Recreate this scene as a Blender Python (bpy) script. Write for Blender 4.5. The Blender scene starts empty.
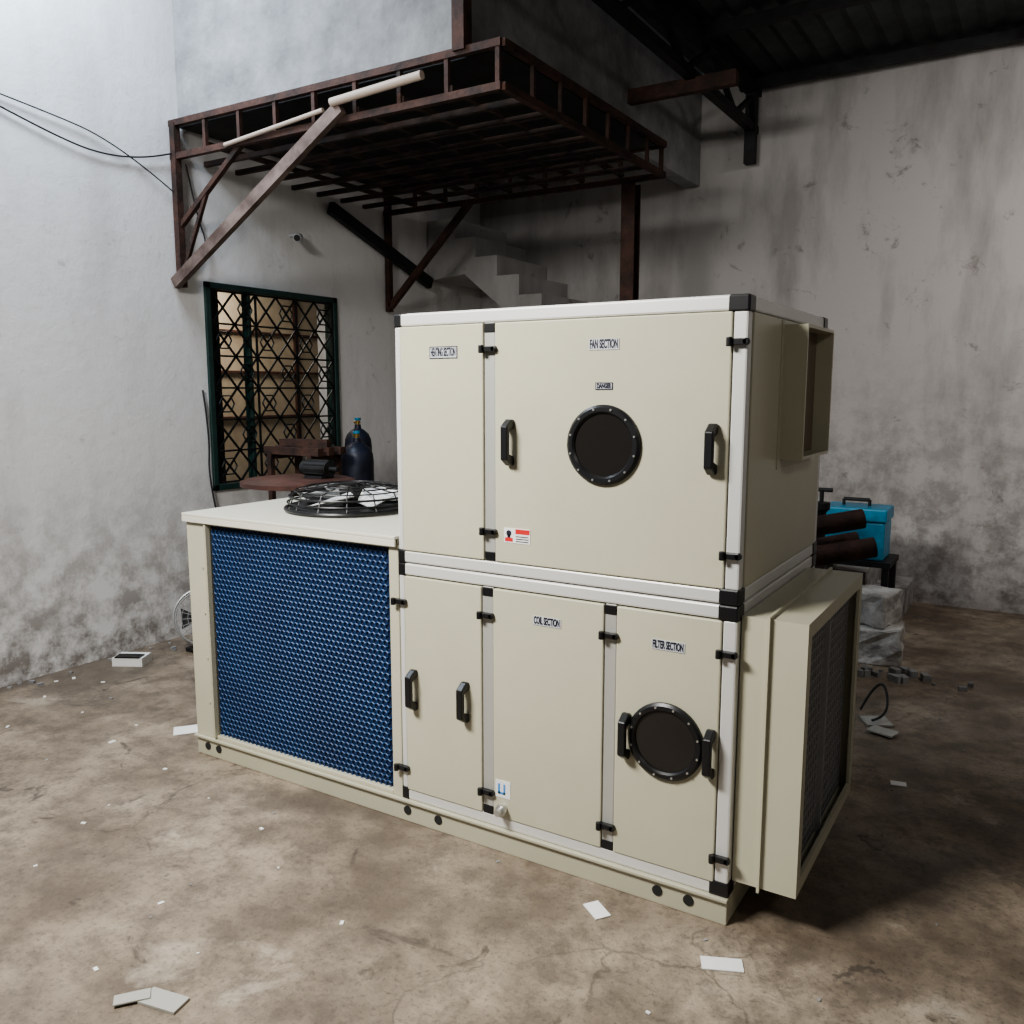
import bpy, bmesh, math, random
from mathutils import Vector, Matrix
random.seed(7)
col=bpy.context.collection
# ------------------------------------------------------------ materials
def new_mat(name, c, rough=.5, metal=0, c2=None, scale=4, detail=6, bump=0, bscale=30, lo=.35, hi=.65, spec=.5, coord='Object'):
    m=bpy.data.materials.new(name); m.use_nodes=True
    nt=m.node_tree; b=nt.nodes['Principled BSDF']
    b.inputs['Base Color'].default_value=(*c,1); b.inputs['Roughness'].default_value=rough
    b.inputs['Metallic'].default_value=metal; b.inputs['Specular IOR Level'].default_value=spec
    tc=nt.nodes.new('ShaderNodeTexCoord')
    if c2 is not None:
        n=nt.nodes.new('ShaderNodeTexNoise'); n.inputs['Scale'].default_value=scale; n.inputs['Detail'].default_value=detail
        n.inputs['Roughness'].default_value=.65
        r=nt.nodes.new('ShaderNodeValToRGB'); r.color_ramp.elements[0].position=lo; r.color_ramp.elements[1].position=hi
        r.color_ramp.elements[0].color=(*c2,1); r.color_ramp.elements[1].color=(*c,1)
        nt.links.new(tc.outputs[coord],n.inputs['Vector']); nt.links.new(n.outputs['Fac'],r.inputs['Fac'])
        nt.links.new(r.outputs['Color'],b.inputs['Base Color'])
    if bump:
        n2=nt.nodes.new('ShaderNodeTexNoise'); n2.inputs['Scale'].default_value=bscale; n2.inputs['Detail'].default_value=5
        bp=nt.nodes.new('ShaderNodeBump'); bp.inputs['Strength'].default_value=bump; bp.inputs['Distance'].default_value=.02
        nt.links.new(tc.outputs[coord],n2.inputs['Vector']); nt.links.new(n2.outputs['Fac'],bp.inputs['Height'])
        nt.links.new(bp.outputs['Normal'],b.inputs['Normal'])
    return m
def mixn(nt,fac,a,b):
    n=nt.nodes.new('ShaderNodeMixRGB')
    for i,v in ((0,fac),(1,a),(2,b)):
        if isinstance(v,(int,float)): n.inputs[i].default_value=v
        elif isinstance(v,tuple): n.inputs[i].default_value=(*v,1)
        else: nt.links.new(v,n.inputs[i])
    return n.outputs[0]
def noise(nt,vec,scale,detail=5,rough=.6,dist=0):
    n=nt.nodes.new('ShaderNodeTexNoise'); n.inputs['Scale'].default_value=scale; n.inputs['Detail'].default_value=detail
    n.inputs['Roughness'].default_value=rough; n.inputs['Distortion'].default_value=dist
    nt.links.new(vec,n.inputs['Vector']); return n.outputs['Fac']
def ramp(nt,v,p0,p1,a=0.,b=1.):
    r=nt.nodes.new('ShaderNodeMapRange'); r.inputs[1].default_value=p0; r.inputs[2].default_value=p1
    r.inputs[3].default_value=a; r.inputs[4].default_value=b
    nt.links.new(v,r.inputs[0]); return r.outputs[0]
def floor_mat():
    m=bpy.data.materials.new('worn_concrete_floor'); m.use_nodes=True; nt=m.node_tree; b=nt.nodes['Principled BSDF']
    tc=nt.nodes.new('ShaderNodeTexCoord').outputs['Object']
    base=mixn(nt,ramp(nt,noise(nt,tc,1.3,8,.62),.38,.60),(.155,.12,.087),(.39,.32,.24))
    base=mixn(nt,ramp(nt,noise(nt,tc,7,9,.75),.44,.60,.0,.7),base,(.12,.095,.072))
    base=mixn(nt,ramp(nt,noise(nt,tc,.6,5,.6,.6),.53,.61,.0,.7),base,(.105,.084,.065))
    base=mixn(nt,ramp(nt,noise(nt,tc,2.6,7,.65,.4),.61,.68,.0,.55),base,(.50,.43,.345))
    base=mixn(nt,ramp(nt,noise(nt,tc,4.2,6,.65,1.0),.635,.68,.0,.7),base,(.06,.048,.04))
    base=mixn(nt,ramp(nt,noise(nt,tc,60,3,.7),.53,.75,.0,.7),base,(.07,.055,.045))
    v=nt.nodes.new('ShaderNodeTexVoronoi'); v.feature='DISTANCE_TO_EDGE'; v.inputs['Scale'].default_value=2.2
    warp=nt.nodes.new('ShaderNodeVectorMath'); warp.operation='ADD'
    nz=nt.nodes.new('ShaderNodeTexNoise'); nz.inputs['Scale'].default_value=5; nz.inputs['Detail'].default_value=6
    sc=nt.nodes.new('ShaderNodeVectorMath'); sc.operation='SCALE'; sc.inputs['Scale'].default_value=.25
    nt.links.new(tc,nz.inputs['Vector']); nt.links.new(nz.outputs['Color'],sc.inputs[0])
    nt.links.new(tc,warp.inputs[0]); nt.links.new(sc.outputs[0],warp.inputs[1]); nt.links.new(warp.outputs[0],v.inputs['Vector'])
    cr=ramp(nt,v.outputs['Distance'],.0,.016,1,0)
    gate=ramp(nt,noise(nt,tc,1.1,2),.50,.58,0,.55)
    mu=nt.nodes.new('ShaderNodeMath'); mu.operation='MULTIPLY'; nt.links.new(cr,mu.inputs[0]); nt.links.new(gate,mu.inputs[1])
    base=mixn(nt,mu.outputs[0],base,(.06,.05,.04))
    nt.links.new(base,b.inputs['Base Color'])
    nt.links.new(ramp(nt,noise(nt,tc,2.3,5),.35,.65,.38,.75),b.inputs['Roughness'])
    bp=nt.nodes.new('ShaderNodeBump'); bp.inputs['Strength'].default_value=.5; bp.inputs['Distance'].default_value=.015
    nt.links.new(noise(nt,tc,16,10,.75),bp.inputs['Height']); nt.links.new(bp.outputs[0],b.inputs['Normal'])
    return m
def wall_mat(name,light,dirt,dk,amount=.6,lowz=1.2,lowamt=1.,spots=.9):
    m=bpy.data.materials.new(name); m.use_nodes=True; nt=m.node_tree; b=nt.nodes['Principled BSDF']
    tc=nt.nodes.new('ShaderNodeTexCoord').outputs['Object']
    sep=nt.nodes.new('ShaderNodeSeparateXYZ'); nt.links.new(tc,sep.inputs[0])
    mp=nt.nodes.new('ShaderNodeMapping'); mp.inputs['Scale'].default_value=(2.2,2.2,.6); nt.links.new(tc,mp.inputs[0])
    base=mixn(nt,ramp(nt,noise(nt,mp.outputs[0],1.3,8,.64),.46,.66,0,amount),light,dirt)
    base=mixn(nt,ramp(nt,noise(nt,tc,5,9,.74,.4),.60,.68,0,amount*spots),base,dk)
    base=mixn(nt,ramp(nt,noise(nt,tc,16,6,.7,.2),.65,.72,0,amount*spots*.6),base,dk)
    lowm=ramp(nt,sep.outputs['Z'],0,lowz,lowamt,0)
    nn=ramp(nt,noise(nt,tc,5.5,8,.72),.42,.60)
    mu=nt.nodes.new('ShaderNodeMath'); mu.operation='MULTIPLY'; nt.links.new(lowm,mu.inputs[0]); nt.links.new(nn,mu.inputs[1])
    base=mixn(nt,mu.outputs[0],base,dk)
    nt.links.new(base,b.inputs['Base Color']); b.inputs['Roughness'].default_value=.85
    bp=nt.nodes.new('ShaderNodeBump'); bp.inputs['Strength'].default_value=.3; bp.inputs['Distance'].default_value=.015
    nt.links.new(noise(nt,tc,11,9,.66),bp.inputs['Height']); nt.links.new(bp.outputs[0],b.inputs['Normal'])
    return m
M={}
M['floor']=floor_mat()
M['wallL']=wall_mat('whitewashed_plaster',(.80,.79,.785),(.60,.58,.57),(.20,.17,.15),.55,1.2,.95,.55)
M['wallB']=wall_mat('grey_stained_plaster',(.49,.47,.455),(.29,.27,.26),(.12,.10,.09),.75,2.0,.8,.7)
M['stair']=wall_mat('shaded_stair_plaster',(.40,.39,.38),(.24,.23,.22),(.10,.09,.08),.6,1.0)  # plaster colour lowered to paint in the shade of the platform
M['conc']=new_mat('raw_concrete',(.36,.36,.36),.9,0,(.20,.20,.20),3,8,.4,20)
M['rub']=new_mat('rubble_concrete',(.60,.58,.55),.9,0,(.28,.26,.24),9,8,.6,30)
M['beige']=new_mat('beige_powder_coat',(.535,.515,.395),.33,0,(.505,.485,.37),2.2,4)
M['beige2']=new_mat('beige_sheet_edge',(.465,.445,.34),.42)
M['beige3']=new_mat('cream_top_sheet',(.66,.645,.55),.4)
M['alu']=new_mat('anodised_aluminium_rail',(.72,.715,.69),.38,.25)
M['alu2']=new_mat('grey_aluminium_mullion',(.48,.475,.44),.4,.3)
M['black']=new_mat('black_plastic',(.012,.012,.013),.35)
M['rubber']=new_mat('black_gasket',(.02,.02,.02),.7)
M['glass']=new_mat('dark_porthole_glass',(.020,.018,.016),.12)
M['bolt']=new_mat('zinc_bolt',(.6,.6,.58),.3,.8)
M['label']=new_mat('grey_white_label',(.52,.54,.57),.5)
M['ink']=new_mat('black_ink',(.015,.015,.03),.6)
M['red']=new_mat('red_ink',(.6,.03,.03),.5)
M['bluei']=new_mat('blue_ink',(.08,.28,.6),.5)
M['coil']=new_mat('blue_epoxy_fin',(.010,.058,.165),.5,.1,(.008,.038,.115),4,4)
M['coilb']=new_mat('deep_blue_coil_core',(.004,.018,.065),.6)
M['rust']=new_mat('rusty_steel',(.095,.045,.032),.75,.2,(.028,.019,.016),9,7,.3,40)
M['rustj']=new_mat('shaded_rusted_joist',(.060,.036,.028),.8,.1,(.02,.017,.016),9,7)  # rust with the dimness under the deck darkened into its colour
M['rust2']=new_mat('faded_painted_steel',(.22,.165,.14),.7,.1,(.08,.05,.04),7,7,.2,40)
M['dark']=new_mat('dark_steel',(.03,.032,.034),.6,.3,(.015,.014,.013),7,5)
M['roof']=new_mat('dusty_green_roof_sheet',(.055,.07,.065),.6,.2,(.02,.025,.024),3,6)
M['pvc']=new_mat('pvc_pipe',(.50,.41,.34),.5)
M['green']=new_mat('green_window_frame',(.02,.055,.048),.5,0,(.012,.035,.03),8,5)
M['grille']=new_mat('black_iron_grille',(.012,.014,.014),.5,.3)
M['warm']=new_mat('ochre_painted_wall',(.52,.45,.34),.8,0,(.36,.29,.21),3,6)
M['bluepaint']=new_mat('sky_blue_enamel',(.03,.30,.48),.4,0,(.02,.17,.29),8,5)
M['cyl']=new_mat('navy_cylinder_paint',(.022,.028,.05),.45,.2,(.012,.013,.02),8,5)
M['brass']=new_mat('brass_valve',(.5,.35,.12),.35,.9)
M['paper']=new_mat('white_paper',(.80,.80,.78),.7)
M['redbrown']=new_mat('red_oxide_steel',(.13,.06,.048),.5,.2,(.06,.03,.025),6,5)
M['galv']=new_mat('galvanised_mesh',(.42,.42,.42),.45,.5)
M['filter']=new_mat('grey_filter_media',(.27,.26,.27),.85,0,(.20,.195,.20),60,3,.5,200)
M['duct']=new_mat('brown_duct_interior',(.21,.17,.125),.6,.1)
M['white']=new_mat('white_fan_blade',(.78,.79,.79),.4,.1)
M['clear']=new_mat('scuffed_clear_sheet',(.42,.41,.37),.2)
# ------------------------------------------------------------ mesh helper
class MB:
    def __init__(s): s.bm=bmesh.new()
    def box(s,x0,x1,y0,y1,z0,z1,rot=None,piv=None):
        vs=[s.bm.verts.new((x,y,z)) for x in(x0,x1) for y in(y0,y1) for z in(z0,z1)]
        for f in((0,1,3,2),(4,6,7,5),(0,4,5,1),(2,3,7,6),(0,2,6,4),(1,5,7,3)): s.bm.faces.new([vs[i] for i in f])
        if rot:
            p=Vector(piv) if piv else Vector(((x0+x1)/2,(y0+y1)/2,(z0+z1)/2))
            for v in vs: v.co=rot@(v.co-p)+p
        return s
    def bar(s,a,b,w,h,up=(0,0,1)):
        a=Vector(a);b=Vector(b);d=(b-a).normalized();u=Vector(up)
        if abs(d.dot(u))>.98: u=Vector((0,1,0))
        r=d.cross(u).normalized();u=r.cross(d)
        vs=[s.bm.verts.new(p+r*i*w/2+u*j*h/2) for p in(a,b) for i in(-1,1) for j in(-1,1)]
        for f in((0,1,3,2),(4,6,7,5),(0,4,5,1),(2,3,7,6),(0,2,6,4),(1,5,7,3)): s.bm.faces.new([vs[i] for i in f])
        return s
    def cyl(s,a,b,r,n=24,r2=None,cap=True):
        a=Vector(a);b=Vector(b);d=(b-a).normalized();r2=r if r2 is None else r2
        u=Vector((0,0,1)) if abs(d.z)<.9 else Vector((1,0,0))
        x=d.cross(u).normalized();y=d.cross(x)
        A=[];B=[]
        for i in range(n):
            t=2*math.pi*i/n; e=x*math.cos(t)+y*math.sin(t)
            A.append(s.bm.verts.new(a+e*r)); B.append(s.bm.verts.new(b+e*r2))
        for i in range(n): s.bm.faces.new((A[i],A[(i+1)%n],B[(i+1)%n],B[i]))
        if cap: s.bm.faces.new(A[::-1]); s.bm.faces.new(B)
        return s
    def ring(s,c,axis,R,r,n=40,m=8):
        c=Vector(c);ax=Vector(axis).normalized();u=Vector((0,0,1)) if abs(ax.z)<.9 else Vector((1,0,0))
        x=ax.cross(u).normalized();y=ax.cross(x);g=[]
        for i in range(n):
            t=2*math.pi*i/n;e=x*math.cos(t)+y*math.sin(t)
            g.append([s.bm.verts.new(c+e*(R+r*math.cos(2*math.pi*j/m))+ax*r*math.sin(2*math.pi*j/m)) for j in range(m)])
        for i in range(n):
            for j in range(m): s.bm.faces.new((g[i][j],g[(i+1)%n][j],g[(i+1)%n][(j+1)%m],g[i][(j+1)%m]))
        return s
    def annulus(s,c,axis,R0,R1,th,n=48):
        c=Vector(c);ax=Vector(axis).normalized();u=Vector((0,0,1)) if abs(ax.z)<.9 else Vector((1,0,0))
        x=ax.cross(u).normalized();y=ax.cross(x);g=[]
        for i in range(n):
            t=2*math.pi*i/n;e=x*math.cos(t)+y*math.sin(t)
            g.append([s.bm.verts.new(c+e*q+ax*w) for q,w in((R0,0),(R1,0),(R1,th*.6),(R1-.008,th),(R0+.006,th),(R0,th*.6))])
        for i in range(n):
            for j in range(6): s.bm.faces.new((g[i][j],g[(i+1)%n][j],g[(i+1)%n][(j+1)%6],g[i][(j+1)%6]))
        return s
    def prism(s,pts,off):
        o=Vector(off);A=[s.bm.verts.new(p) for p in pts];B=[s.bm.verts.new(Vector(p)+o) for p in pts];n=len(pts)
        s.bm.faces.new(A[::-1]);s.bm.faces.new(B)
        for i in range(n): s.bm.faces.new((A[i],A[(i+1)%n],B[(i+1)%n],B[i]))
        return s
    def lathe(s,c,prof,n=28):
        c=Vector(c);g=[]
        for r,z in prof: g.append([s.bm.verts.new(c+Vector((r*math.cos(2*math.pi*i/n),r*math.sin(2*math.pi*i/n),z))) for i in range(n)])
        for k in range(len(g)-1):
            for i in range(n): s.bm.faces.new((g[k][i],g[k][(i+1)%n],g[k+1][(i+1)%n],g[k+1][i]))
        s.bm.faces.new(g[0][::-1]);s.bm.faces.new(g[-1]);return s
    def done(s,name,mat,parent=None,bevel=0,smooth=False):
        bmesh.ops.recalc_face_normals(s.bm,faces=s.bm.faces)
        me=bpy.data.meshes.new(name);s.bm.to_mesh(me);s.bm.free()
        o=bpy.data.objects.new(name,me);col.objects.link(o)
        me.materials.append(M[mat] if isinstance(mat,str) else mat)
        if parent: o.parent=parent
        if bevel:
            b=o.modifiers.new('bevel','BEVEL');b.width=bevel;b.segments=2;b.limit_method='ANGLE'
        if smooth:
            for p in me.polygons:p.use_smooth=True
            try: me.set_sharp_from_angle(angle=math.radians(35))
            except Exception: pass
        return o
def empty(name,loc=(0,0,0)):
    e=bpy.data.objects.new(name,None);col.objects.link(e);e.empty_display_size=.1;return e
def tube(name,pts,r,mat,parent=None):
    c=bpy.data.curves.new(name,'CURVE');c.dimensions='3D';c.bevel_depth=r;c.bevel_resolution=2
    sp=c.splines.new('NURBS');sp.points.add(len(pts)-1)
    for p,q in zip(sp.points,pts): p.co=(*q,1)
    sp.use_endpoint_u=True;sp.order_u=3
    o=bpy.data.objects.new(name,c);col.objects.link(o);c.materials.append(M[mat])
    if parent:o.parent=parent
    return o
# ------------------------------------------------------------ room shell
XL=-4.022; YB=4.7; ZC=3.98; XR=3.6; YF=-4.6
MB().box(XL-.2,XR+.2,YF-.2,YB+.2,-.1,0).done('floor','floor')
wy0,wy1,wz0,wz1=1.46,2.69,.93,2.30
w=MB(); T=.2
w.box(XL-T,XL,YF,wy0,0,5.2).box(XL-T,XL,wy1,YB+.2,0,5.2).box(XL-T,XL,wy0,wy1,0,wz0).box(XL-T,XL,wy0,wy1,wz1,5.2)
w.done('wall_left','wallL')
MB().box(XL,XR+.2,YB,YB+.2,0,ZC+.05).done('wall_back','wallB')
MB().box(XR,XR+.2,YF,YB,0,ZC+.05).done('wall_right','wallB')
c=MB(); n=110; x0=-1.72; x1=XR+.2
for k in range(n):
    xa=x0+(x1-x0)*k/n; xb=x0+(x1-x0)*(k+1)/n
    za=ZC+.012*math.sin(k*2.1)+.02; zb=ZC+.012*math.sin((k+1)*2.1)+.02
    vs=[c.bm.verts.new(p) for p in((xa,YF,za),(xb,YF,zb),(xb,YB+.1,zb),(xa,YB+.1,za))]; c.bm.faces.new(vs)
bmesh.ops.remove_doubles(c.bm,verts=c.bm.verts,dist=1e-5)
bmesh.ops.solidify(c.bm,geom=c.bm.faces[:],thickness=.01)
c.done('ceiling','roof')
# ------------------------------------------------------------ upper room walls on mezzanine
MB().box(XL,-1.86,1.33,1.45,3.235,5.2).done('wall_mezzanine_front','conc')
MB().box(-1.98,-1.86,1.45,YB,3.25,5.2).done('wall_mezzanine_side','conc')
MB().box(XL-.2,-1.6,YF,YB,5.2,5.25).done('ceiling_upper','roof')
# ------------------------------------------------------------ mezzanine frame
mz=empty('steel_mezzanine_frame')
X0,X1,Y0,Y1,Z0,Z1=XL+.003,-1.60,1.27,3.29,3.025,3.22
f=MB(); a=.036
for yy in(Y0,Y1):
    for zz in(Z0,Z1): f.bar((X0,yy,zz),(X1,yy,zz),a,a)
    for i in range(9):
        x=X0+.02+(X1-X0-.04)*i/8; f.bar((x,yy,Z0),(x,yy,Z1),.024,.024)
for zz in(Z0,Z1): f.bar((X1,Y0,zz),(X1,Y1+.0,zz),a,a)
for i in range(1,7):
    y=Y0+(Y1-Y0)*i/7; f.bar((X1,y,Z0),(X1,y,Z1),.022,.022)
f.done('edge_truss','rust',mz)
f=MB()
for i in range(1,8): y=Y0+(Y1-Y0)*i/8; f.bar((X0,y,Z0+.01),(X1,y,Z0+.01),.030,.030)
for i in range(1,8): x=X0+(X1-X0)*i/8; f.bar((x,Y0,Z0+.040),(x,Y1,Z0+.040),.028,.028)
f.done('joist_grid','rustj',mz)
MB().box(X0+.01,X1-.04,Y0+.05,Y1,Z1-.01,Z1+.012).done('deck_plate','dark',mz)
f=MB()
for yy in(Y0,Y1):
    f.bar((X0+.035,yy,2.24),(X0+.035,yy,Z1),.045,.045)
f.bar((X0+.05,Y0+.01,2.62),(X0+.62,Y0+.01,Z0),.03,.03)
f.bar((X0+.05,Y0+.01,2.34),(X0+.30,Y0+.01,2.80),.022,.022)
f.bar((X0+.05,Y1,2.28),(X0+.85,Y1,Z0),.045,.045)
f.bar((-1.83,Y0,Z1),(-1.83,Y0,5.2),.07,.07)
f.done('hangers','rust',mz)
MB().bar((XL+.06,2.60,2.95),(XL+.06,3.82,2.52),.05,.09).done('sloping_rail','dark',mz)
MB().bar((X0+.02,Y0-.04,2.26),(-2.58,Y0-.04,3.08),.04,.07).done('diagonal_brace','rust2',mz)
f=MB(); f.bar((-1.86,Y1,3.56),(-1.12,Y1,3.56),.06,.09); f.done('cross_beam','rust',mz)
MB().cyl((-2.62,Y0-.07,3.10),(-2.02,Y0-.07,3.13),.022).cyl((-3.5,Y0-.03,3.02),(-2.7,Y0-.05,3.08),.012).done('pvc_conduit','pvc',mz,smooth=True)
sp_=empty('steel_support_post')
f=MB(); f.box(-1.885,-1.785,Y1-.05,Y1-.042,0,Z0-.03).box(-1.885,-1.785,Y1+.042,Y1+.05,0,Z0-.03).box(-1.839,-1.831,Y1-.042,Y1+.042,0,Z0-.03).box(-1.92,-1.75,Y1-.08,Y1+.08,0,.012)
f.done('i_section','rust',sp_)
# ------------------------------------------------------------ roof truss
rt=empty('roof_truss'); f=MB()
for X in(-1.42,):
    f.bar((X,YF,3.90),(X,YB,3.90),.09,.07); f.bar((X,YF,3.62),(X,YB,3.62),.06,.06)
    n=18
    for i in range(n):
        ya=YF+(YB-YF)*i/n; yb=YF+(YB-YF)*(i+1)/n
        f.bar((X,ya,3.62 if i%2 else 3.9),(X,yb,3.9 if i%2 else 3.62),.035,.035)
for y in(4.55,3.4,2.2,1.0,-.2,-1.4,-2.6): f.bar((-1.5,y,3.92),(XR,y,3.92),.06,.07)
f.bar((-1.42,4.6,3.35),(-1.42,4.6,3.9),.08,.08)
f.bar((.6,YF,3.86),(.6,YB,3.86),.07,.07)
f.done('truss_members','dark',rt)
# ------------------------------------------------------------ staircase
ST=empty('concrete_staircase')
s=MB(); ys,ye=3.85,4.685; pts=[(XL+.02,ys,2.55),(XL+.02,ys,3.05),(-3.72,ys,3.05)]
x=-3.72; z=3.05
while z>.2:
    z-=.168; pts.append((x,ys,max(z,0.02))); x+=.215; pts.append((x,ys,max(z,0.02)))
pts.append((x,ys,0)); pts.append((x-.30,ys,0)); pts.append((-3.62,ys,2.58))
s.prism(pts,(0,ye-ys,0)); s.done('flight','stair',ST)
# ------------------------------------------------------------ window
wn=empty('window_1'); f=MB(); t=.04
f.box(XL-.08,XL+.02,wy0,wy0+t,wz0,wz1).box(XL-.08,XL+.02,wy1-t,wy1,wz0,wz1).box(XL-.08,XL+.02,wy0,wy1,wz0,wz0+t).box(XL-.08,XL+.02,wy0,wy1,wz1-t,wz1)
f.box(XL-.06,XL,wy0+.36,wy0+.39,wz0,wz1)
f.done('frame','green',wn,.004)
f=MB(); xg=XL+.005; ny,nz=6,6; dy=(wy1-wy0-.1)/ny; dz=(wz1-wz0-.1)/nz
for i in range(ny+1):
    y=wy0+.05+dy*i
    if i%2==0: f.bar((xg,y,wz0+.05),(xg,y,wz1-.05),.012,.012)
for j in range(nz+1):
    z=wz0+.05+dz*j; f.bar((xg,wy0+.05,z),(xg,wy1-.05,z),.010,.012)
for i in range(ny):
    for j in range(nz):
        ya=wy0+.05+dy*i; za=wz0+.05+dz*j
        f.bar((xg,ya,za),(xg,ya+dy,za+dz),.010,.012); f.bar((xg,ya+dy,za),(xg,ya,za+dz),.010,.012)
        if (i+j)%2==0: f.ring((xg,ya+dy/2,za+dz/2),(1,0,0),.062,.006,6,6)
f.done('iron_grille','grille',wn)
f=MB(); f.box(XL-.35,XL-.32,wy0-.4,wy0+.38,wz0,wz1+.2); f.done('open_shutter','dark',wn)
b=MB(); b.box(XL-1.5,XL-1.4,wy0-1.2,wy1+1.6,0,3); b.done('wall_next_room','warm')
f=MB(); 
for zz in (1.35,1.75,2.1): f.box(XL-1.4,XL-1.36,wy0-1,wy1+1.5,zz,zz+.02)
for yy in(2.1,3.0,3.6): f.box(XL-1.4,XL-1.36,yy,yy+.03,.5,2.6)
f.done('trim_next_room','redbrown')
# ------------------------------------------------------------ AIR HANDLING UNIT
A=empty('air_handling_unit')
W=1.238;L=2.405;D=.964;zt=1.859;zm=.99;zb=.09
f=MB(); f.box(-L,0,-.0,.05,0,zb).box(-L,0,D-.05,D,0,zb).box(-L,-L+.05,.05,D-.05,0,zb).box(-.05,0,.05,D-.05,0,zb)
f.box(-L-.006,.004,-.014,.05,zb-.012,zb)
f.done('base_channel','beige2',A,.003)
f=MB()
for x in(-1.217,-1.075,-.222,-.12,-2.335,-2.265): f.cyl((x,-.003,.045),(x,.01,.045),.017,20)
f.done('base_hole_discs','rubber',A)  # black discs paint the dark of the holes, channel is not cut
def carcass(z0,z1,tag):
    MB().box(-W+.012,-.012,.012,D-.012,z0+.012,z1-.012).done(tag+'_body','rubber',A)
    f=MB(); r=.042; l=.024
    for (za,zc_) in((z0,z0+r),(z1-r,z1)):
        f.box(-W,0,0,.04,za,zc_); f.box(-W,0,D-.04,D,za,zc_); f.box(-.04,0,.04,D-.04,za,zc_); f.box(-W,-W+.04,.04,D-.04,za,zc_)
    f.box(-r,0,0,.04,z0+r,z1-r); f.box(-W,-W+l,0,.04,z0+r,z1-r); f.box(-.04,0,D-.04,D,z0+r,z1-r); f.box(-W,-W+.04,D-.04,D,z0+r,z1-r)
    f.done(tag+'_frame','alu',A,.006)
    f=MB(); e=.003; k=.058
    for (xa,xb) in((-k,e),(-W-e,-W+.03)):
        for (ya,yb) in((-e,k),(D-k,D+e)):
            for (za,zb_) in((z0-e*.5,z0+.046),(z1-.046,z1+e*.5)): f.box(xa,xb,ya,yb,za,zb_)
    f.done(tag+'_corner_caps','black',A,.006)
carcass(zm,zt,'upper'); carcass(zb,zm-.004,'lower')
MB().box(-W+.03,-.03,.03,D-.03,zt-.02,zt+.004).done('roof_panel','alu',A,.002)
def panel(name,x0,x1,z0,z1,y=-.004):
    f=MB(); f.box(x0,x1,y,.03,z0,z1); return f.done(name,'beige',A,.004)
pu0,pu1=zm+.044,zt-.044; pl0,pl1=zb+.040,zm-.050
panel('heating_door',-W+.026,-.868,pu0,pu1); panel('fan_door',-.822,-.044,pu0,pu1)
panel('lower_left_door',-W+.026,-.880,pl0,pl1); panel('coil_panel',-.832,-.420,pl0,pl1); panel('filter_door',-.376,-.044,pl0,pl1)
f=MB(); f.box(-.866,-.824,.002,.03,pu0-.002,pu1+.002).box(-.878,-.834,.002,.03,pl0-.002,pl1+.002).box(-.418,-.378,.002,.03,pl0-.002,pl1+.002)
f.done('mullions','alu2',A,.003)
f=MB()
for x,z0,z1 in((-.845,pu0,pu1),(-.856,pl0,pl1),(-.398,pl0,pl1)):
    for z in(z0,z1-.03): f.box(x-.02,x+.02,-.001,.01,z,z+.03)
f.done('mullion_end_caps','black',A,.002)
f=MB()
f.box(-.02,.003,.045,D-.045,pu0,pu1).box(-.02,.003,.045,D-.045,pl0,pl1)
f.box(-W-.003,-W+.02,.045,D-.045,pu0,pu1).box(-W+.04,-.04,D-.02,D+.003,pu0,pu1).box(-W+.04,-.04,D-.02,D+.003,pl0,pl1)
f.done('side_panels','beige',A,.003)
f=MB()
def latch(x,z):
    f.box(x-.026,x+.026,-.018,.0,z-.009,z+.009); f.cyl((x-.022,-.020,z-.013),(x-.022,-.020,z+.013),.009,12); f.cyl((x+.022,-.018,z),(x+.022,-.002,z),.010,14)
for x in(-.843,-.024):
    for z in(1.732,1.134): latch(x,z)
for x in(-W+.008,-.856,-.398,-.024):
    for z in(.845,.213): latch(x,z)
f.done('latches','black',A,.003)
f=MB()
def handle(x,z0,z1):
    w=.026
    pr=[(0,z0-.006),(-.014,z0-.008),(-.046,z0+.014),(-.046,z1-.014),(-.014,z1+.008),(0,z1+.006),(0,z1-.022),(-.028,z1-.032),(-.028,z0+.032),(0,z0+.022)]
    f.prism([(x-w/2,y-.004,z) for y,z in pr],(w,0,0))
for x,a_,b_ in((-.760,1.365,1.50),(-.086,1.369,1.50),(-1.170,.457,.594),(-.944,.457,.589),(-.334,.467,.601),(-.063,.468,.604)): handle(x,a_,b_)
f.done('handles','black',A,.004)
for nm,x,z in(('upper',-.428,1.435),('lower',-.206,.541)):
    MB().annulus((x,-.004,z),(0,-1,0),.096,.122,.016).done('porthole_ring_'+nm,'black',A,smooth=True)
    MB().cyl((x,-.003,z),(x,-.010,z),.098,48).done('porthole_glass_'+nm,'glass',A,smooth=True)
    f=MB()
    for k in range(12):
        t=2*math.pi*(k+.5)/12; f.cyl((x+.110*math.cos(t),-.018,z+.110*math.sin(t)),(x+.110*math.cos(t),-.023,z+.110*math.sin(t)),.0035,10)
    f.done('porthole_bolts_'+nm,'bolt',A,smooth=True)
def label(txt,x0,x1,z0,z1,border=False):
    cx=(x0+x1)/2; nm=txt.lower().replace(' ','_')
    if border: MB().box(x0-.003,x1+.003,-.0055,-.0035,z0-.003,z1+.003).done(nm+'_label_border','ink',A)
    MB().box(x0,x1,-.0062,-.0035,z0,z1).done(nm+'_label','label',A)
    c=bpy.data.curves.new(nm,'FONT');c.body=txt;c.size=(z1-z0)*1.12;c.align_x='CENTER';c.align_y='CENTER';c.extrude=.0002;c.offset=.0013
    o=bpy.data.objects.new(nm+'_text',c);col.objects.link(o);o.parent=A;c.materials.append(M['ink'])
    o.rotation_euler=(math.pi/2,0,0);o.location=(cx,-.0068,(z0+z1)/2)
    bpy.context.view_layer.update()
    wd=o.dimensions.x
    if wd>0:o.scale=((x1-x0)*.93/wd,1,1)
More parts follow.
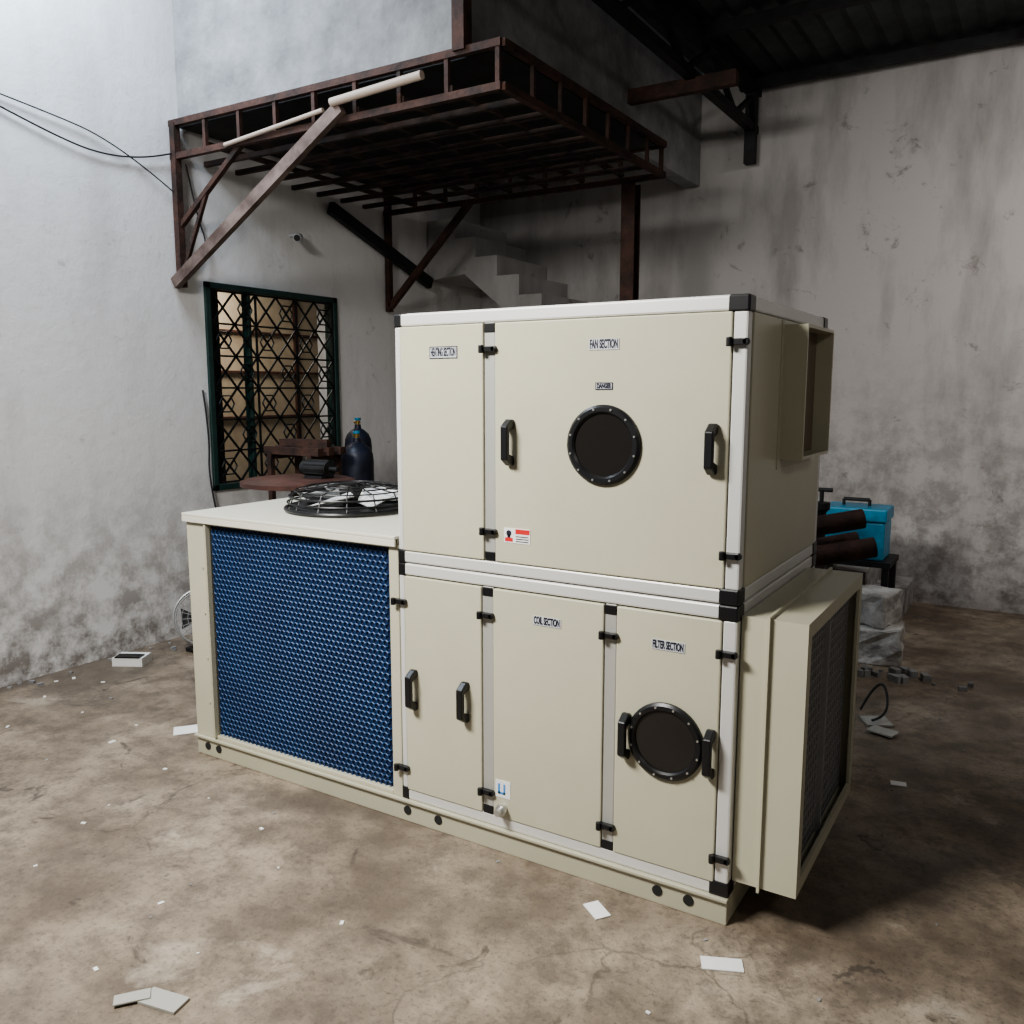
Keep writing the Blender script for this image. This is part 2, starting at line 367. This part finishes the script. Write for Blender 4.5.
label('HEATING SECTION',-1.081,-.972,1.708,1.742,True)
label('FAN SECTION',-.482,-.383,1.720,1.752)
label('DANGER',-.456,-.404,1.604,1.620,True)
label('COIL SECTION',-.674,-.571,.840,.870)
label('FILTER SECTION',-.258,-.153,.826,.856)
f=MB().box(-.786,-.686,-.0058,-.0035,1.103,1.152); f.done('warning_sticker','paper',A)
f=MB().box(-.742,-.688,-.0064,-.005,1.134,1.150).box(-.782,-.752,-.0064,-.005,1.107,1.120); f.done('warning_sticker_red','red',A)
f=MB()
for k in range(3): f.box(-.740,-.692,-.0064,-.005,1.108+k*.008,1.111+k*.008)
f.cyl((-.767,-.0064,1.135),(-.767,-.005,1.135),.010,16); f.box(-.773,-.761,-.0064,-.005,1.12,1.13); f.done('warning_sticker_ink','ink',A)
MB().box(-.822,-.762,-.0058,-.0035,.206,.268).done('spec_sticker','paper',A)
MB().box(-.812,-.803,-.0064,-.005,.218,.256).box(-.812,-.782,-.0064,-.005,.218,.226).box(-.790,-.782,-.0064,-.005,.218,.256).done('spec_sticker_logo','bluei',A)
f=MB(); f.cyl((-.79,.0,.168),(-.79,-.03,.168),.016,18).cyl((-.79,-.03,.168),(-.79,-.05,.168),.012,18).cyl((-.79,-.02,.168),(-.79,-.028,.168),.022,6); f.done('drain_stub','bolt',A,smooth=True)
# discharge duct on side
f=MB(); dx=.075; ya,yb,za,zc2=.36,.73,1.385,1.80; th=.010
f.box(.003,dx,ya,ya+th,za,zc2).box(.003,dx,yb-th,yb,za,zc2).box(.003,dx,ya+th,yb-th,zc2-th,zc2).box(.003,dx,ya+th,yb-th,za,za+th)
f.done('discharge_duct','beige',A)
MB().box(.004,.02,ya+th,yb-th,za+th,zc2-th).done('duct_inside_plate','duct',A)  # brown plate set in the open duct for its darker inside
f=MB(); f.box(.003,.006,ya-.03,ya,za-.03,zc2+.012).box(.003,.006,ya,yb+.03,za-.03,za); f.done('duct_flange','beige2',A)
# intake hood
hx=.192; hy0,hy1=.03,.84; hz0,hz1=.135,.955; th=.012
f=MB()
f.box(.004,hx-.01,hy0,hy0+th,hz0,hz1).box(.004,hx-.01,hy1-th,hy1,hz0,hz1).box(.004,hx-.01,hy0+th,hy1-th,hz1-th,hz1).box(.004,hx-.01,hy0+th,hy1-th,hz0,hz0+th)
q=.045
f.box(hx-.01,hx,hy0,hy0+q,hz0,hz1).box(hx-.01,hx,hy1-q,hy1,hz0,hz1).box(hx-.01,hx,hy0+q,hy1-q,hz1-q,hz1).box(hx-.01,hx,hy0+q,hy1-q,hz0,hz0+q)
f.box(.080,.088,hy0-.014,hy0,hz0-.008,hz1+.010).box(.080,.088,hy0,hy1,hz1,hz1+.010)
f.done('intake_hood','beige',A)
MB().box(.10,.15,hy0+th,hy1-th,hz0+th,hz1-th).done('intake_filter','filter',A)
f=MB()
n=22
for i in range(n+1):
    y=hy0+q+(hy1-hy0-2*q)*i/n; f.bar((.155,y,hz0+q),(.155,y,hz1-q),.003,.003)
    z=hz0+q+(hz1-hz0-2*q)*i/n; f.bar((.155,hy0+q,z),(.155,hy1-q,z),.003,.003)
f.bar((.16,(hy0+hy1)/2,hz0+.02),(.16,(hy0+hy1)/2,hz1-.02),.02,.01)
f.done('intake_mesh','galv',A)
# condenser section
zc=1.048
f=MB()
f.box(-L,-2.275,.0,.04,zb,zc).box(-1.285,-W-.002,.0,.04,zb,zc).box(-L,-L+.03,.04,D,zb,zc).box(-L+.03,-W-.002,D-.02,D,zb,zc)
f.box(-2.275,-1.285,.0,.04,zb,zb+.016).box(-2.275,-1.285,0,.04,zc-.012,zc)
f.done('condenser_cabinet','beige',A,.003)
f=MB(); f.box(-2.282,-2.270,-.012,.01,zb+.01,zc-.01)
for z in (.25,.45,.65,.85): f.cyl((-2.31,-.003,z),(-2.31,.002,z),.006,10)
f.done('coil_edge_trim','beige2',A)
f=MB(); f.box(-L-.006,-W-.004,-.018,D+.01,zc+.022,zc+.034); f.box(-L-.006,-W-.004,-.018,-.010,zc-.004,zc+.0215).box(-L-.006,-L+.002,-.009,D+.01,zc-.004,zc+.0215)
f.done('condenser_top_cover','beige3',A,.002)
f=MB(); f.box(-L+.005,-W-.004,0,D,zc,zc+.021); f.done('condenser_top_frame','beige2',A)
MB().box(-2.272,-1.287,.022,.10,zb+.017,zc-.013).done('coil_core','coilb',A)
f=MB(); p=.0245; h=p*.866; xa,xb,z0_,z1_=-2.266,-1.29,zb+.024,zc-.018; row=0; z=z0_
while z<z1_:
    x=xa+(p/2 if row%2 else 0)+p/2
    while x<xb-p/2:
        R1,R0=p*.575,p*.42
        o_=[];i_=[]
        for k in range(6):
            t=math.pi/6+k*math.pi/3
            o_.append(f.bm.verts.new((x+R1*math.cos(t),.015,z+R1*math.sin(t)))); i_.append(f.bm.verts.new((x+R0*math.cos(t),.018,z+R0*math.sin(t))))
        for k in range(6): f.bm.faces.new((o_[k],i_[k],i_[(k+1)%6],o_[(k+1)%6]))
        x+=p
    z+=h; row+=1
f.done('coil_honeycomb_fins','coil',A)
# condenser fan
cx,cy,cz=-1.87,.45,zc+.034
f=MB(); f.ring((cx,cy,cz+.012),(0,0,1),.280,.009,56,8).ring((cx,cy,cz+.04),(0,0,1),.272,.004,56,6).ring((cx,cy,cz+.065),(0,0,1),.264,.005,56,6)
for R_,z_ in((.24,.088),(.20,.100),(.15,.108),(.10,.111)): f.ring((cx,cy,cz+z_),(0,0,1),R_,.003,48,6)
for k in range(14):
    t=2*math.pi*k/14; e=Vector((math.cos(t),math.sin(t),0)); c0=Vector((cx,cy,cz))
    f.cyl(c0+e*.278+Vector((0,0,.012)),c0+e*.245+Vector((0,0,.085)),.003,6); f.cyl(c0+e*.245+Vector((0,0,.085)),c0+e*.07+Vector((0,0,.112)),.003,6)
f.cyl((cx,cy,cz+.11),(cx,cy,cz+.118),.045,28)
f.done('fan_guard','black',A,smooth=True)
f=MB(); f.cyl((cx,cy,cz),(cx,cy,cz+.020),.262,48); f.cyl((cx,cy,cz+.020),(cx,cy,cz+.105),.05,24); f.done('fan_well','rubber',A,smooth=True)
f=MB()
for k in range(5):
    t=2*math.pi*k/5
    pts=[]
    for a_,r_,dz_ in((-.34,.055,.0),(-.48,.24,.0),(.48,.24,.05),(.34,.055,.05)): pts.append((cx+r_*math.cos(t+a_),cy+r_*math.sin(t+a_),cz+.032+dz_))
    f.prism(pts,(0,0,.004))
f.done('fan_blades','white',A)
# ------------------------------------------------------------ background objects left
def cylinder_bottle(x,y,h,r):
    e=empty('gas_cylinder')
    MB().lathe((x,y,0),[(r*.9,0),(r,.02),(r,h-.13),(r*.95,h-.08),(r*.78,h-.04),(r*.45,h-.01),(r*.25,h),(r*.22,h+.03)]).done('bottle','cyl',e,smooth=True)
    MB().cyl((x,y,h+.02),(x,y,h+.06),.013).cyl((x-.03,y,h+.045),(x+.02,y,h+.045),.010).done('valve','brass',e,smooth=True)
    MB().cyl((x,y,h+.06),(x,y,h+.078),.024).done('handwheel','bluepaint',e,smooth=True)
cylinder_bottle(-3.40,2.2,1.24,.115); cylinder_bottle(-3.62,2.46,1.32,.10)
tb=empty('round_workshop_table')
MB().lathe((-3.02,1.26,0),[(.30,1.045),(.33,1.05),(.33,1.075),(.30,1.085)],40).done('top','redbrown',tb,smooth=True)
MB().lathe((-3.02,1.26,0),[(.22,0),(.20,.04),(.05,.08),(.045,1.046)],24).done('pedestal','rust',tb,smooth=True)
mo=empty('electric_motor')
mx,my,mz_=-2.95,1.36,1.140
f=MB(); f.cyl((mx-.09,my,mz_),(mx+.09,my,mz_),.050,24).cyl((mx+.09,my,mz_),(mx+.15,my,mz_),.014,14).cyl((mx-.12,my,mz_),(mx-.09,my,mz_),.042,24)
for k in range(12): t=2*math.pi*k/12; f.box(mx-.08,mx+.08,my+.051*math.cos(t)-.003,my+.051*math.cos(t)+.003,mz_+.051*math.sin(t)-.003,mz_+.051*math.sin(t)+.003)
f.box(mx-.07,mx+.07,my-.05,my+.05,1.0855,1.098)
f.done('housing','dark',mo,smooth=True)
fr=empty('pipe_trestle'); f=MB()
for x in(-3.72,-3.35): 
    f.bar((x,1.70,0),(x,1.70,1.18),.035,.035); f.bar((x,1.95,0),(x,1.95,1.18),.035,.035); f.bar((x,1.70,1.16),(x,1.95,1.16),.035,.035)
f.bar((-3.78,1.72,1.20),(-3.28,1.72,1.20),.05,.05); f.bar((-3.78,1.82,1.20),(-3.28,1.82,1.20),.05,.05); f.bar((-3.78,1.93,1.20),(-3.28,1.93,1.20),.05,.05); f.bar((-3.7,1.78,1.25),(-3.34,1.86,1.25),.05,.05)
f.done('trestle_frame','rust',fr)
# small floor fan by the left wall
wh=empty('floor_fan'); ax=Vector((.80,-.58,.16)).normalized(); c0=Vector((-3.62,1.02,.22)); f=MB()
f.ring(c0,ax,.175,.008,36,8).ring(c0+ax*.05,ax,.165,.005,36,6)
for R_ in(.13,.095,.06): f.ring(c0+ax*.058,ax,R_,.002,32,5)
u=ax.cross(Vector((0,0,1))).normalized(); v2=ax.cross(u)
for k in range(20):
    t=2*math.pi*k/20; e=u*math.cos(t)+v2*math.sin(t); f.cyl(c0+ax*.058+e*.03,c0+ax*.05+e*.165,.002,5)
    f.cyl(c0+e*.175,c0+ax*.05+e*.165,.002,5)
f.cyl(c0+ax*.055,c0+ax*.065,.035,20)
f.done('guard','galv',wh,smooth=True)
f=MB(); f.cyl(c0-ax*.10,c0-ax*.01,.05,20); f.box(-3.72,-3.52,.95,1.15,0,.025); f.cyl((-3.66,1.06,.02),c0-ax*.06,.014,12)
for k in range(3):
    t=2*math.pi*k/3; pts=[c0+ax*(.01+d_)+(u*math.cos(t+a_)+v2*math.sin(t+a_))*r_ for a_,r_,d_ in((-.3,.04,0),(-.45,.145,0),(.45,.145,.02),(.3,.04,.02))]
    f.prism(pts,ax*.003)
f.done('motor_and_blades','dark',wh)
bx=empty('cardboard_carton'); f=MB(); r=Matrix.Rotation(.5,3,'Z'); f.box(-3.88,-3.70,.57,.69,0,.05,r); f.done('carton','paper',bx)
f=MB(); f.box(-3.865,-3.715,.563,.63,.05,.058,r,(-3.8,.63,.03)); f.done('carton_band','black',bx)
sc=empty('security_camera'); f=MB(); f.cyl((XL,2.24,2.70),(XL+.07,2.24,2.70),.012,12).cyl((XL+.05,2.28,2.69),(XL+.15,2.16,2.66),.028,18); f.done('body','label',sc,smooth=True)
f=MB(); f.cyl((XL+.148,2.163,2.661),(XL+.156,2.153,2.658),.022,18); f.done('lens','black',sc)
cb=empty('wall_cables')
tube('cable_1',[(XL+.01,-.6,3.3),(XL+.02,.4,2.98),(XL+.02,.95,2.92),(XL+.03,1.27,3.05)],.005,'rubber',cb)
tube('cable_2',[(XL+.01,-.6,3.2),(XL+.02,.4,3.1),(XL+.02,.9,3.02),(XL+.03,1.27,2.8)],.004,'rubber',cb)
tube('cable_3',[(XL+.03,1.35,3.0),(XL+.02,1.42,2.7),(XL+.03,1.5,2.5),(XL+.05,1.36,2.36)],.005,'rubber',cb)
tube('cable_4',[(XL+.02,1.40,1.6),(XL+.02,1.44,1.3),(XL+.03,1.40,1.0),(XL+.03,1.5,.6)],.006,'rubber',cb)
# ------------------------------------------------------------ background objects right
pl=empty('concrete_block_pile')
def rock(bmf,x,y,z,sx,sy,sz,ang):
    r=Matrix.Rotation(ang,3,'Z')
    bmf.box(x-sx/2,x+sx/2,y-sy/2,y+sy/2,z,z+sz,r)
f=MB()
for x,y,z,sx,sy,sz,a_ in((-.10,3.05,0,.34,.30,.22,.1),(-.10,3.05,.22,.24,.22,.20,-.3)): rock(f,x,y,z,sx,sy,sz,a_)
bmesh.ops.subdivide_edges(f.bm,edges=f.bm.edges[:],cuts=3,use_grid_fill=True)
for v in f.bm.verts: v.co+=Vector([random.uniform(-.014,.014) for _ in range(3)]); v.co.z=max(v.co.z,0)
f.done('blocks','rub',pl,.012)
st=empty('steel_workbench'); f=MB()
for x in(-.58,-.10):
    for y in(3.45,3.76): f.bar((x,y,0),(x,y,.5),.04,.04)
f.box(-.62,-.07,3.42,3.79,.48,.515); f.done('bench_frame','dark',st)
tbx=empty('blue_toolbox'); f=MB(); f.box(-.50,-.12,3.46,3.74,.517,.76).box(-.51,-.11,3.45,3.75,.765,.85); f.done('case','bluepaint',tbx,.012)
f=MB(); f.box(-.36,-.28,3.44,3.46,.73,.79).cyl((-.40,3.6,.89),(-.24,3.6,.89),.012,12).cyl((-.40,3.6,.85),(-.40,3.6,.89),.01).cyl((-.24,3.6,.85),(-.24,3.6,.89),.01); f.done('clasp_and_handle','dark',tbx)
pv=empty('pipe_vise'); f=MB(); f.lathe((-.40,2.92,0),[(.10,0),(.10,.03),(.03,.06),(.03,.88),(.05,.90),(.05,.94)],20); f.cyl((-.40,2.92,.93),(-.40,2.92,1.02),.012).cyl((-.46,2.92,1.015),(-.34,2.92,1.015),.012); f.done('stand','dark',pv,smooth=True)
ps=empty('steel_pipe_stack'); f=MB()
for (a_,b_) in(((-1.0,1.95,.74),(-.08,2.42,.93)),((-1.0,1.85,.60),(.00,2.32,.80)),((-1.0,2.08,.60),(-.12,2.53,.79))):
    f.cyl(a_,b_,.052,28,cap=False); f.cyl(a_,b_,.044,28)
f.done('pipes','rust',ps,smooth=True)
f=MB(); 
for x,y,z in((-.85,2.05,.55),(-.3,2.3,.66)):
    f.bar((x,y-.2,0),(x,y-.2,z),.04,.04).bar((x,y+.2,0),(x,y+.2,z+.1),.04,.04).bar((x,y-.22,z-.0),(x,y+.22,z-.0),.04,.04)
f.done('pipe_rack','dark',ps)
gs=empty('plastic_scrap'); f=MB(); f.box(.05,.17,1.9,2.02,.002,.012,Matrix.Rotation(.5,3,'Z')).box(.10,.22,1.78,1.86,.012,.02,Matrix.Rotation(-.3,3,'Z')); f.done('scrap_sheets','clear',gs)
tube('cable_scrap',[(.02,2.05,.02),(.06,2.12,.12),(.12,2.12,.16),(.16,2.0,.03),(.1,1.9,.03)],.006,'rubber',gs)
def paper(x,y,sx,sy,a_,mat='paper'):
    o=empty('paper_scrap'); f=MB(); f.box(x-sx/2,x+sx/2,y-sy/2,y+sy/2,.001,.004,Matrix.Rotation(a_,3,'Z')); f.done('sheet',mat,o)
paper(-.366,-.134,.052,.085,.95); paper(.046,-.179,.115,.055,.42); paper(-2.64,.16,.18,.10,.9); paper(.30,1.30,.06,.04,.2)
deb=MB()
def chip(x,y,s_,h_):
    deb.box(x-s_,x+s_,y-s_*.6,y+s_*.6,.0,h_,Matrix.Rotation(random.uniform(0,3),3,'Z'))
for k in range(26): chip(random.uniform(-3.0,.2),random.uniform(-1.2,-.06),random.choice((.004,.004,.006,.009)),.003)
for k in range(10): chip(random.uniform(-3.9,-2.7),random.uniform(-.3,1.2),random.choice((.006,.010,.014)),.004)
deb.done('floor_debris','paper')
deb=MB()
for k in range(60):
    x=random.uniform(-3.9,1.5);y=random.uniform(-1.3,2.5); s_=random.choice((.004,.006,.010))
    if -2.5<x<.25 and -.05<y<1.1: continue
    chip(x,y,s_,s_*.6)
for k in range(100):
    s_=random.choice((.006,.010,.016)); chip(XL+abs(random.gauss(0,.10))+.03,random.uniform(-2,4.5),s_,s_*.9)
for k in range(40):
    s_=random.choice((.01,.02,.03)); chip(random.gauss(-.05,.25),random.uniform(2.62,2.85),s_,s_*1.2)
deb.done('floor_rubble','conc')
cs=empty('clear_plastic_sheet'); f=MB(); f.box(-1.22,-1.10,-1.13,-1.07,.001,.008,Matrix.Rotation(.2,3,'Z')).box(-1.28,-1.19,-1.16,-1.12,.008,.012,Matrix.Rotation(.9,3,'Z')); f.done('sheet','clear',cs)
# ------------------------------------------------------------ lights
def area(name,loc,target,sx,sy,energy,color,spread=180):
    l=bpy.data.lights.new(name,'AREA');l.shape='RECTANGLE';l.size=sx;l.size_y=sy;l.energy=energy;l.color=color;l.spread=math.radians(spread)
    o=bpy.data.objects.new(name,l);col.objects.link(o);o.location=loc
    o.rotation_euler=(Vector(target)-Vector(loc)).to_track_quat('-Z','Y').to_euler();return o
area('key_light',(-1.7,-2.3,3.3),(-1.0,.1,.3),1.1,.5,132,(1,.98,.94),140)
area('wall_tube_light',(XL+.6,-.1,4.4),(XL+.3,1.0,1.6),.3,1.2,92,(.76,.87,1))
area('back_bay_light',(1.5,2.6,3.5),(1.1,4.6,1.5),.6,.3,25,(1,.96,.93),150)
area('side_fill_light',(2.8,-1.6,3.6),(.3,.6,.8),.8,.5,16,(1,.97,.92))  # added fill to brighten the unit's right side, no fixture there
area('next_room_light',(XL-.8,2.4,2.6),(XL-1.4,2.3,1.4),.5,.5,18,(1,.92,.8))
wd=bpy.data.worlds.new('World');bpy.context.scene.world=wd;wd.use_nodes=True
bg=wd.node_tree.nodes['Background'];bg.inputs[0].default_value=(.82,.89,1,1);bg.inputs[1].default_value=.07
# ------------------------------------------------------------ camera
cd=bpy.data.cameras.new('camera');cd.sensor_width=36;cd.lens=863.26/1024*36
co=bpy.data.objects.new('camera',cd);col.objects.link(co);co.location=(.7153,-2.3816,1.6)
co.rotation_euler=(math.pi/2-.1402,0,.5542)
bpy.context.scene.camera=co
bpy.context.scene.view_settings.view_transform='AgX'
bpy.context.scene.view_settings.look='AgX - Medium High Contrast'
bpy.context.scene.view_settings.exposure=-.05
